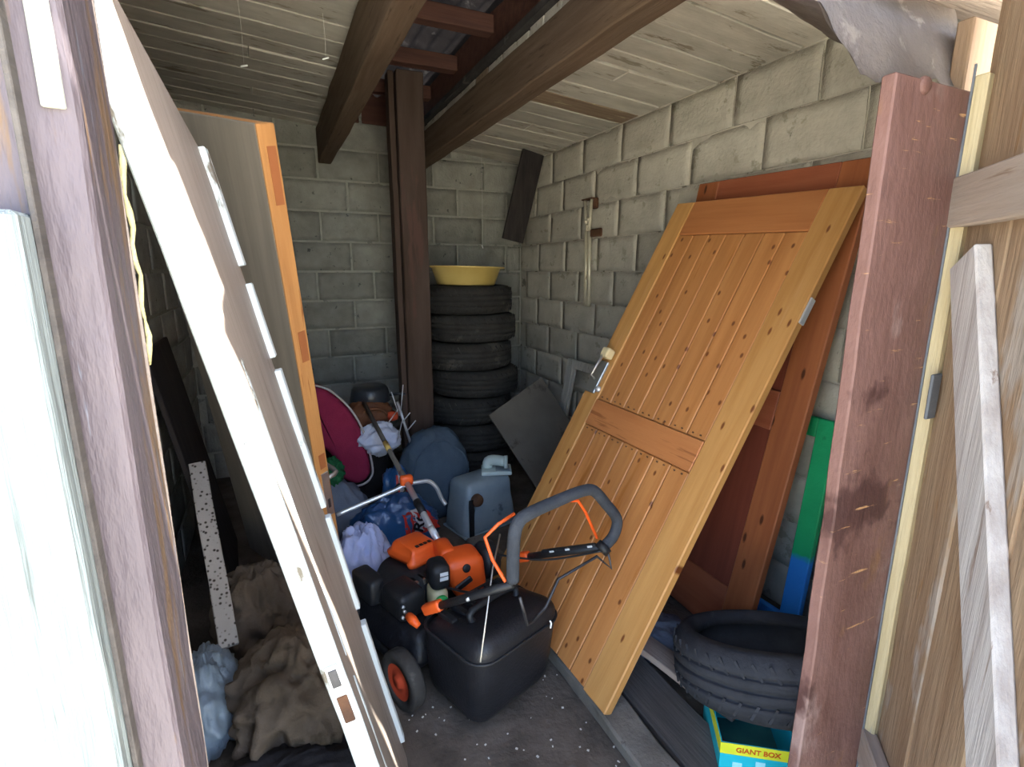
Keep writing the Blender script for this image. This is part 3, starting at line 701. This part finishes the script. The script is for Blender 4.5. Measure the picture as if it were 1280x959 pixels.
tube('white_mark', [(.10, -.346, .325), (.105, -.347, .315), (.10, -.349, .30)], .003, m_feather, cat, 6, sm=3)
# engine
lathe('crankcase', [(0, .19), (.13, .19), (.14, .22), (.13, .26), (.11, .30), (0, .30)], m_blk, mow, 32, M=Matrix.Translation((-.02, .28, 0)))
bm = bmesh.new(); bm_box(bm, (-.045, .23, .29), (.125, .415, .372), .036, None, 4)
for v in bm.verts:
    if v.co.z > .33: v.co.x = .04 + (v.co.x - .04) * .86; v.co.y = .32 + (v.co.y - .32) * .82
    if abs(v.co.y - .30) < .04 and v.co.x < -.02: v.co.x += .018
cw = finish('engine_cowl', bm, m_orange, mow, True)
for k in range(4): box('cowl_mark', (.01 + .019 * k, .26, .372), (.025 + .019 * k, .277, .3745), m_ink, cw, .001)
box('air_filter', (-.17, .10, .21), (-.06, .24, .31), m_blk, mow, .02, 3, smooth=True)
box('muffler', (-.19, .27, .20), (-.12, .42, .30), m_blk, mow, .015, 2, smooth=True)
bm = bmesh.new()
for i in range(7): bm_box(bm, (-.12 + i * .03, .16, .20), (-.112 + i * .03, .205, .30))
fn = finish('cooling_fins', bm, m_steel, mow); fn['kind'] = 'stuff'
for (dx, dz) in ((-.165, .285), (-.16, .265), (-.168, .245)):
    lathe('linkage_bolt', [(0, .008), (.006, .008), (.006, 0), (0, 0)], m_alu, mow, 8, M=Matrix.Translation((dx, .098, dz)) @ Matrix.Rotation(PI / 2, 4, 'X'))
# handle (world coordinates)
HL0, HR0 = V((.375, 1.49, .335)), V((.76, 1.64, .345)); HL1, HR1 = V((.553, 1.20, .555)), V((.943, 1.31, .52))
for a, b in ((HL0, HL1), (HR0, HR1)):
    tube('handle_arm', [a, a.lerp(b, .5), b], .013, m_blk, mow, 10, wc=True)
for a, b in ((HL0, HL1), (HR0, HR1)):
    c = a.lerp(b, .06); d = (b - a).normalized()
    bm = bmesh.new(); bm_box(bm, (-.015, -.03, -.016), (.017, .055, .02), .008, None, 2)
    bmesh.ops.transform(bm, matrix=frame(c, d.cross(V((0, 0, 1))), d, d.cross(V((0, 0, 1))).cross(d)), verts=bm.verts)
    finish('cam_lever', bm, m_orange, mow, True, wc=True)
tube('cam_lever', [(.325, 1.53, .30), (.33, 1.50, .305), (.345, 1.48, .29)], [.014, .016, .010], m_orange, mow, 8, wc=True)
grip = [(.553, 1.20, .565), (.551, 1.195, .63), (.553, 1.192, .70), (.565, 1.195, .738), (.60, 1.205, .755), (.72, 1.245, .757), (.83, 1.283, .752), (.885, 1.30, .735), (.935, 1.308, .68), (.98, 1.312, .625), (.99, 1.313, .59), (.975, 1.312, .55), (.943, 1.31, .525)]
tube('foam_grip', grip, .0185, m_foam, mow, 14, sm=4, wc=True)
tube('drive_bail', [(.535, 1.21, .56), (.520, 1.27, .60), (.505, 1.29, .665), (.545, 1.285, .70), (.60, 1.29, .72)], .0055, m_orange, mow, 8, sm=0, wc=True)
tube('drive_bail', [(.76, 1.30, .725), (.835, 1.315, .705), (.865, 1.318, .66), (.915, 1.318, .555)], .005, m_orange, mow, 8, wc=True)
tube('pivot_boss', [(.925, 1.31, .51), (.945, 1.31, .525)], .026, m_blk, mow, 14, wc=True)
lathe('arm_bolt', [(0, .006), (.007, .004), (.008, 0), (0, 0)], m_alu, mow, 10, M=world_inv(mow) @ frame(HL0.lerp(HL1, .52) + V((-.006, -.014, .004)), (1, 0, 0), (0, 0, 1), (0, -1, 0)))
tube('brake_rod', [(.945, 1.30, .52), (.965, 1.30, .44), (.905, 1.30, .50), (.76, 1.30, .455), (.71, 1.29, .375), (.655, 1.27, .355), (.625, 1.25, .365), (.585, 1.22, .49)], .005, m_rod, mow, 8, wc=True)
tube('brake_rod', [(.60, 1.40, .60), (.545, 1.33, .53), (.44, 1.17, .36)], .0028, m_steel, mow, 6, wc=True)
for (p, q) in (((.66, 1.62, .40), (.93, 1.30, .515)), ((.45, 1.52, .38), (.56, 1.22, .55))):
    tube('control_cable', [p, (V(p) + V(q)) / 2 + V((0, 0, -.03)), q], .004, m_blk, mow, 6, sm=5, wc=True)
bm = bmesh.new(); a, b = HR0.lerp(HR1, .35), HR0.lerp(HR1, .92); d = (b - a).normalized(); s_ = d.cross(V((0, 0, 1))).normalized()
bm_box(bm, (-.009, 0, -.006), (.009, (b - a).length, .018), .004); bmesh.ops.transform(bm, matrix=frame(a, s_, d, s_.cross(d)), verts=bm.verts); finish('arm_shroud', bm, m_blk, mow, False, wc=True)
for k in (.45, .62, .85):
    bm = bmesh.new(); bm_box(bm, (-.0105, 0, .004), (-.006, .02, .014), .001); bmesh.ops.transform(bm, matrix=frame(HR0.lerp(HR1, k), -s_, d, s_.cross(d)), verts=bm.verts); finish('arm_label', bm, m_whiteprint, mow, wc=True)

# ================================================================== STRIMMER
tr = thing('grass_trimmer', 'orange petrol grass trimmer lying across the heap, engine towards the mower', 'grass trimmer', (.58, 1.76, .2))
sh0, sh1 = V((.535, 1.80, .335)), V((.429, 2.95, .690))
tube('shaft', [sh0, sh0.lerp(sh1, .45)], .014, m_alu, tr, 12, wc=True)
tube('shaft_upper', [sh0.lerp(sh1, .45), sh1], .012, m_panel, tr, 12, wc=True)
tube('shaft_sleeve', [sh0.lerp(sh1, .20), sh0.lerp(sh1, .27)], .017, m_blk, tr, 12, wc=True)
tube('shaft_label', [sh0.lerp(sh1, .085), sh0.lerp(sh1, .125)], .0148, m_whiteprint, tr, 12, wc=True)
tube('shaft_label', [sh0.lerp(sh1, .60), sh0.lerp(sh1, .66)], .0135, m_yel, tr, 12, wc=True)
hc = sh0.lerp(sh1, .385) + V((0, 0, .012))
tube('handlebar', [(.179, 2.22, .385), (.30, 2.23, .412), (.43, 2.235, .444), (.50, 2.24, .462), (.56, 2.24, .464), (.60, 2.24, .458), (.632, 2.235, .425), (.655, 2.23, .365), (.672, 2.22, .335)], .010, m_alu, tr, 10, sm=4, wc=True)
bm = bmesh.new(); bm_box(bm, (-.03, -.018, -.026), (.03, .018, .022), .012, None, 3); bmesh.ops.translate(bm, vec=hc, verts=bm.verts); finish('handle_clamp', bm, m_orange, tr, True, wc=True)
bm = bmesh.new(); bm_box(bm, (.495, 1.66, .205), (.65, 1.80, .372), .035, None, 4)
for v in bm.verts:
    v.co.x += .10 * (.38 - v.co.z) * (1 if v.co.x > .56 else .3)
    if v.co.z < .25 and v.co.x < .55: v.co.x += .03
tb = finish('engine_cover', bm, m_orange, tr, True, wc=True)
bm = bmesh.new(); bm_box(bm, (.50, 1.74, .30), (.565, 1.86, .38), .02, None, 3); finish('clutch_housing', bm, m_orange, tr, True, wc=True)
lathe('starter_case', [(0, 0), (.065, 0), (.075, .015), (.07, .06), (.045, .075), (0, .075)], m_blk, tr, 24, M=world_inv(tr) @ frame((.66, 1.75, .30), (0, 1, 0), (0, 0, 1), (1, 0, 0)))
bm = bmesh.new(); bm_box(bm, (.425, 1.60, .305), (.50, 1.70, .405), .028, None, 4); af = finish('air_filter_cover', bm, m_blk, tr, True, wc=True)
for k in range(2):
    bm = bmesh.new(); bm_box(bm, (.455 + .001 * k, 1.598, .352 + .018 * k), (.485, 1.6005, .365 + .018 * k)); finish('white_sticker', bm, m_whiteprint, tr, wc=True)
bm = bmesh.new(); bm_box(bm, (.425, 1.60, .215), (.49, 1.70, .31), .025, None, 3); finish('fuel_tank', bm, m_tank, tr, True, wc=True)
lathe('fuel_cap', [(0, .024), (.020, .023), (.024, .018), (.025, 0), (0, 0)], m_gcap, tr, 20, M=world_inv(tr) @ frame((.458, 1.602, .27), (1, 0, 0), (0, .35, .94), (0, -.94, .35)))
lathe('choke_recess', [(0, .002), (.012, .002), (.016, 0), (0, -.004)], m_ink, tr, 16, M=world_inv(tr) @ frame((.575, 1.658, .34), (1, 0, 0), (0, .3, .95), (0, -.95, .3)))
bm = bmesh.new(); bm_box(bm, (.53, 1.652, .265), (.60, 1.664, .29), .004); bmesh.ops.rotate(bm, cent=(.56, 1.66, .275), matrix=Matrix.Rotation(-.5, 3, 'Y'), verts=bm.verts); finish('pull_slot', bm, m_blk, tr, wc=True)

# ================================================================== CANISTER AND FITTING
cM = frame((.985, 2.58, .0), (.97, .24, 0), (-.24, .97, 0), (0, 0, 1))
t = thing('tin_canister', 'blue-grey dented tin canister beside the leaning grey board', 'canister', cM)
bm = bmesh.new(); bm_box(bm, (-.17, -.10, .0), (.17, .10, .30), .035, None, 3)
bmesh.ops.subdivide_edges(bm, edges=[e for e in bm.edges if abs((e.verts[0].co - e.verts[1].co).z) > .1], cuts=6)
for v in bm.verts:
    k = v.co.z / .30
    v.co.x *= 1.08 - .22 * k; v.co.y *= 1.1 - .15 * k
    v.co += noise.noise_vector(v.co * 9) * .006
finish('body', bm, m_tin, t, True)
lathe('filler_cap', [(0, .03), (.03, .03), (.034, .02), (.034, 0), (0, 0)], m_rust, t, 20, M=Matrix.Translation((-.10, -.102, .215)) @ Matrix.Rotation(PI / 2, 4, 'X'))
bm = bmesh.new(); bm_box(bm, (-.155, -.123, .0), (-.125, -.117, .23), .001); finish('strap', bm, m_blk, t)
box('seam', (-.181, -.1145, .004), (.181, .1145, .016), m_tin, t, .003)
fM = frame((1.085, 2.58, .303), (.93, -.36, 0), (.36, .93, 0), (0, 0, 1))
t = thing('pipe_fitting', 'pale plastic pipe elbow on a flat plate on the canister', 'fitting', fM)
box('plate', (-.085, -.065, 0), (.085, .065, .022), m_fit, t, .006, 2)
box('plate_recess', (-.005, -.055, .021), (.075, .03, .0245), m_tin, t, .001)
tube('elbow', [(-.05, .02, .02), (-.045, .02, .055), (-.01, .005, .068), (.05, -.025, .068)], .030, m_fit, t, 16, sm=3)
bm = bmesh.new(); bm_lathe(bm, [(.024, -.02), (.036, -.02), (.037, 0), (.03, .002), (.024, -.004)], 24, True); finish('socket_ring', bm, m_fit, t, True, M=frame((.062, -.031, .068), (0, 0, 1), (.45, .9, 0), (.89, -.45, 0)))
lathe('socket_bore', [(0, 0), (.025, 0)], m_cork, t, 24, M=frame((.057, -.0285, .068), (0, 0, 1), (.45, .9, 0), (.89, -.45, 0)))

# leaning grey board in front of tyres, flaking white frame
P = [V((1.13, 2.80, .575)), V((1.60, 2.95, .765)), V((1.70, 2.62, .0)), V((1.30, 2.52, .0))]
xb = (P[1] - P[0]).normalized(); zb = ((P[0] + P[1]) / 2 - (P[2] + P[3]) / 2); zb = (zb - xb * zb.dot(xb)).normalized(); yb = zb.cross(xb)
t = thing('grey_board', 'grey-brown fibreboard sheet leaning on the tyre stack', 'board', frame(P[0] - zb * .62, xb, yb, zb))
plank('sheet', (0, -.006, .0), (.48, .006, .62), m_panel, t, jit=.004, cuts=6, bev=.002)
M = door_frame((1.64, 2.42, .0), (.0, .62, .0), (.165, .0, .86), (-1, 0, .2))
t = thing('flaking_sash', 'small window frame of flaking white wood behind the pine door', 'window frame', M)
box('stile', (.52, 0, .0), (.60, .034, .86), m_flaky, t, .004)
box('stile', (0, 0, .0), (.08, .034, .86), m_flaky, t, .004)
box('top_rail', (.08, .001, .80), (.52, .033, .86), m_flaky, t, .004)
box('bottom_rail', (.08, .001, 0), (.52, .033, .07), m_flaky, t, .004)
box('stile_bead', (.505, .008, .07), (.52, .028, .80), m_flaky, t, .002)

# chrome folding tool hung on the wall
t = thing('chrome_folding_stand', 'tarnished chrome folding tubular stand hung on the block wall', 'folding stand', (XR - .028, 2.91, 1.2))
for dy in (-.022, .018): tube('tube', [(0, dy, 0), (-.004, dy + .004, .47)], .0125, m_chrome, t, 12)
tube('outer_rod', [(.008, .05, 0), (.006, .045, .36), (.002, .035, .47)], .006, m_chrome, t, 8)
for dy in (-.02, .03): tube('fork', [(-.004, dy * .5, .47), (-.006, dy, .54), (-.006, dy * 1.5, .66)], .010, m_chrome, t, 10)
box('top_plate', (-.02, -.055, .66), (.022, .07, .668), m_rust, t, .002)
for (dy, dz) in ((.0, .50), (.02, .53), (-.012, .54)): lathe('rivet', [(0, .012), (.012, .008), (.012, -.01), (0, -.01)], m_chrome, t, 12, M=Matrix.Translation((-.014, dy, dz)) @ Matrix.Rotation(-PI / 2, 4, 'Y'))
box('foot_plate', (-.012, -.15, .43), (.004, -.025, .48), m_rust, t, .01, 2)
box('hook_plate', (-.004, -.085, .60), (.01, -.03, .665), m_rust, t, .012, 2)

# ================================================================== HEAP AT THE BACK
def thing_blob(name, label, cat, c, rad, m, seed, amp=.16, freq=1.6, ridge=.05, floor_z=0., nu=48, nv=28, group=None):
    fn = blob_fn(c, rad, amp, freq, seed, ridge, floor_z)
    t = thing(name, label, cat, (c[0], c[1], max(0, c[2] - rad[2])), group)
    blob('cloth' if 'cloth' in name or 'rag' in name else 'body', fn, m, t, nu, nv)
    return t, fn
t, fn = thing_blob('blue_holdall', 'bulging blue-grey fabric bag at the foot of the post', 'bag', (.795, 2.84, .25), (.20, .165, .27), m_denim, 3, .10, 1.5, .05)
tube('seam', [fn(V((math.cos(a) * .75, -.66, math.sin(a))).normalized(), .01) for a in [PI * k / 24 for k in range(25)]], .006, m_denim, t, 6, wc=True)
t, fn = thing_blob('blue_plastic_sack', 'crumpled blue plastic sack with red and white print under the trimmer shaft', 'sack', (.48, 2.48, .12), (.21, .105, .17), m_bluebag, 5, .2, 2.0, .09, nu=72, nv=40)
def prints(t, fn, th, ph, body, rot):
    blob('red_print', fn, m_redprint, t, 10, 8, subset=(th - .42, th + .5, ph - .34, ph + .42), extra=.012)
    wpt = blob('white_print', fn, m_whiteprint, t, 8, 8, subset=(th - .2, th + .2, ph - .34, ph + .34), extra=.026)
    d = V((math.cos(th) * math.sin(ph), math.sin(th) * math.sin(ph), math.cos(ph)))
    c = fn(d, .05); n_ = d.normalized(); u_ = V((0, 0, 1)).cross(n_).normalized(); v_ = n_.cross(u_)
    uu = u_ * math.cos(rot) + v_ * math.sin(rot)
    text('lettering', body, .085, m_ink, t, world_inv(t) @ frame(c, uu, n_.cross(uu), n_), .002)
prints(t, fn, -1.02, 1.15, 'RO', .95)
t, fn = thing_blob('printed_blue_bag', 'blue plastic bag with red and white print beside the burgundy cushion', 'bag', (.535, 2.68, .17), (.085, .08, .21), m_bluebag, 9, .18, 1.8, .07)
prints(t, fn, -1.35, .95, 'RO', 3.9)
t, fn = thing_blob('lavender_cloth', 'pale lavender cloth bundled in front of the mower', 'cloth', (.275, 2.23, .12), (.12, .12, .165), m_lav, 12, .2, 1.8, .14, nu=72, nv=40)
t, fn = thing_blob('white_cloth', 'white cloth draped over the bags below the brown leather bag', 'cloth', (.485, 2.86, .50), (.115, .09, .085), m_whitecl, 15, .2, 1.8, .12, floor_z=None, nu=60, nv=32)
t, fn = thing_blob('brown_leather_bag', 'brown leather bag on top of the heap by the post', 'bag', (.46, 3.02, .60), (.14, .10, .085), m_brownpot, 17, .15, 1.6, .06, floor_z=None)
tube('strap', [(.40, 2.94, .60), (.44, 2.92, .655), (.52, 2.92, .65), (.565, 2.94, .59)], .008, m_brownpot, t, 6, sm=4, wc=True)
lathe('fitting', [(0, .03), (.032, .02), (.034, 0), (.03, -.02), (0, -.03)], m_orange_d, t, 16, M=world_inv(t) @ Matrix.Translation((.585, 2.94, .60)))
t = thing('enamel_pan', 'dark enamel pan upturned on the brown leather bag', 'pan', (.49, 3.10, .665))
lathe('pan_body', [(.115, 0), (.12, .004), (.105, .075), (.09, .09), (0, .09), (0, .084), (.085, .084), (.10, .07), (.112, .004)], m_pan, t, 32)
tube('pan_handle', [(.1, -.03, .03), (.17, -.04, .035), (.2, -.045, .03)], .008, m_pan, t, 8)
# sack under the heap
t, fn = thing_blob('grey_sack', 'slack grey sack lying under the burgundy cushion', 'sack', (.22, 2.70, .15), (.16, .16, .20), m_greybag, 21, .14, 1.5, .05)
t, fn = thing_blob('dark_rag_heap', 'dark rags piled under the leather bag by the post', 'rags', (.40, 3.24, .24), (.22, .20, .33), m_dark, 23, .16, 1.6, .08)
t, fn = thing_blob('green_net', 'bunched dark green netting beside the edge-on door', 'netting', (.20, 2.70, .40), (.065, .065, .07), m_grn, 25, .25, 3.0, .15, floor_z=None)
# burgundy cushion
poly = [(.10, .84), (.17, .835), (.247, .79), (.341, .675), (.400, .525), (.428, .345), (.415, .295), (.385, .268), (.34, .262), (.28, .30), (.25, .36), (.228, .44), (.17, .51), (.10, .56)]
pl = [V((p[0], 0, p[1])) for p in poly]; pls = smooth_pts(pl, 4, True)
t = thing('burgundy_cushion', 'burgundy padded chair cushion with pale piping on the heap', 'cushion', (.28, 2.82, .27))
prism('pad', [(p.x - .28, p.z - .27) for p in pls], .13, m_burg, t, .035, 4, smooth=True)
tube('piping', [(p.x - .28, .004, p.z - .27) for p in smooth_pts([V((.17, 0, .842)), V((.25, 0, .80)), V((.348, 0, .68)), V((.408, 0, .527)), V((.436, 0, .345)), V((.42, 0, .285)), V((.385, 0, .258)), V((.34, 0, .252))], 5)], .006, m_pipe, t, 6)
# umbrella ribs
t = thing('umbrella_frame', 'bare metal umbrella ribs sticking up beside the post', 'umbrella frame', (.64, 2.86, .40))
tube('rod', [(.600, 2.86, .70), (.665, 2.85, .44)], .008, m_alu, t, 8, wc=True)
for a, b in (((.605, 2.85, .62), (.565, 2.84, .765)), ((.612, 2.85, .63), (.632, 2.84, .80)), ((.62, 2.85, .58), (.66, 2.82, .64)), ((.64, 2.85, .52), (.69, 2.82, .59)), ((.60, 2.85, .66), (.53, 2.80, .60)), ((.62, 2.84, .60), (.58, 2.80, .50))):
    tube('rib', [a, b], .003, m_alu, t, 6, wc=True)

# ================================================================== LEFT CORNER
t, fn = thing_blob('burlap_sack', 'crumpled brown burlap sack on the floor behind the white door', 'sack', (-.02, 1.60, .09), (.20, .20, .17), m_sack, 31, .22, 1.7, .14, nu=90, nv=50)
t, fn = thing_blob('grey_plastic_bag', 'crumpled grey-blue plastic bag under the speckled plank', 'bag', (-.29, 1.68, .08), (.10, .17, .15), m_plbag, 33, .2, 2.0, .1, nu=72, nv=40)
t, fn = thing_blob('brown_jacket', 'dark brown jacket heaped behind the burlap sack', 'jacket', (-.15, 2.02, .12), (.15, .15, .19), m_sack, 35, .2, 1.7, .12, nu=72, nv=40)
t, fn = thing_blob('dark_rags', 'dark rags lying in front of the burlap sack', 'rags', (-.10, 1.34, .03), (.22, .11, .06), m_dark, 37, .2, 2.0, .1)
p0, p1 = V((-.225, 1.76, .20)), V((-.318, 2.25, .690))
zz = (p1 - p0).normalized(); xx = V((1, .12, 0)); xx = (xx - zz * xx.dot(zz)).normalized()
t = thing('speckled_plank', 'short white plank with dark specks leaning on the rags', 'plank', frame(p0, xx, zz.cross(xx), zz))
plank('board', (-.029, -.012, 0), (.029, .012, (p1 - p0).length), m_speck, t, jit=.003, cuts=8, bev=.003)
M = door_frame((-.23, 2.22, .0), (-.05, .75, 0), (-.20, .02, 1.15), (1, 0, .2))
t = thing('fibreboard_sheet', 'dark stained board leaning on the left block wall', 'board', M)
plank('sheet', (0, 0, 0), (.75, .018, 1.15), m_dpanel, t, jit=.003, cuts=6)

t, fn = thing_blob('plastic_sheet', 'crumpled blue-grey plastic sheet on the floor behind the pine door', 'plastic sheet', (1.235, 1.40, .03), (.13, .15, .06), m_greybag, 41, .2, 1.8, .12)
# feathers caught on cobwebs
for nm, p, top_ in (('a', (-.014, 2.4, 2.18), 2.42), ('b', (.272, 2.3, 2.216), 2.37), ('c', (1.457, 3.7, 1.60), 2.27)):
    lab = {'a': 'white feather hanging on a thread between door tops and beam', 'b': 'tiny white feather hanging under the planks beside the beam', 'c': 'white feather hanging above the yellow basin'}[nm]
    t = thing('hanging_feather', lab, 'feather', p, 'feathers on cobweb threads')
    bm = bmesh.new(); bm_box(bm, (-.013, -.002, -.003), (.013, .002, .003), .0015); bmesh.ops.rotate(bm, cent=(0, 0, 0), matrix=Matrix.Rotation({'a': -.3, 'b': -.4, 'c': 1.2}[nm], 3, 'Y'), verts=bm.verts); finish('vane', bm, m_feather, t)
    tube('thread', [(0, 0, 0), (.003, .0, (top_ - p[2]) * .5), (0, 0, top_ - p[2])], .0005, m_feather, t, 4)

# chips strewn on the floor
bm = bmesh.new()
for i in range(150):
    x, y = random.uniform(.25, .84), random.uniform(.72, 1.9); s = random.uniform(.0012, .0036)
    bm_box(bm, (x - s, y - s * .7, .0), (x + s, y + s * .7, s * .8), 0, Matrix.Translation((x, y, 0)) @ Matrix.Rotation(random.uniform(0, 3), 4, 'Z') @ Matrix.Translation((-x, -y, 0)))
c = finish('wood_chips', bm, m_chip); tag(c, 'pale wood chips strewn over the dirt floor', 'chips', kind='stuff')
bm = bmesh.new(); r = random.Random(4)
vs = [bm.verts.new((.62 + x, .98 + y, .004 + r.uniform(0, .01))) for x, y in ((-.07, 0), (.02, -.05), (.10, .01), (.06, .08), (-.03, .07))]
f = bm.faces.new(vs); q = bmesh.ops.extrude_face_region(bm, geom=[f]); bmesh.ops.translate(bm, vec=(0, 0, .012), verts=[v for v in q['geom'] if isinstance(v, bmesh.types.BMVert)])
o = finish('slate_shard', bm, m_conc); tag(o, 'flat broken shard lying on the dirt floor', 'shard')

# things made of a single piece become that piece itself
bpy.context.view_layer.update()
for e in [o for o in bpy.data.objects if o.type == 'EMPTY' and o.parent is None]:
    ch = [c for c in bpy.data.objects if c.parent == e]
    if len(ch) == 1 and ch[0].type == 'MESH' and not [c for c in bpy.data.objects if c.parent == ch[0]]:
        c = ch[0]; mw = c.matrix_world.copy(); nm = e.name; pr = {k: e[k] for k in ('label', 'category', 'group', 'kind') if k in e}
        c.parent = None; c.matrix_world = mw
        bpy.data.objects.remove(e); c.name = nm
        for k, v in pr.items(): c[k] = v
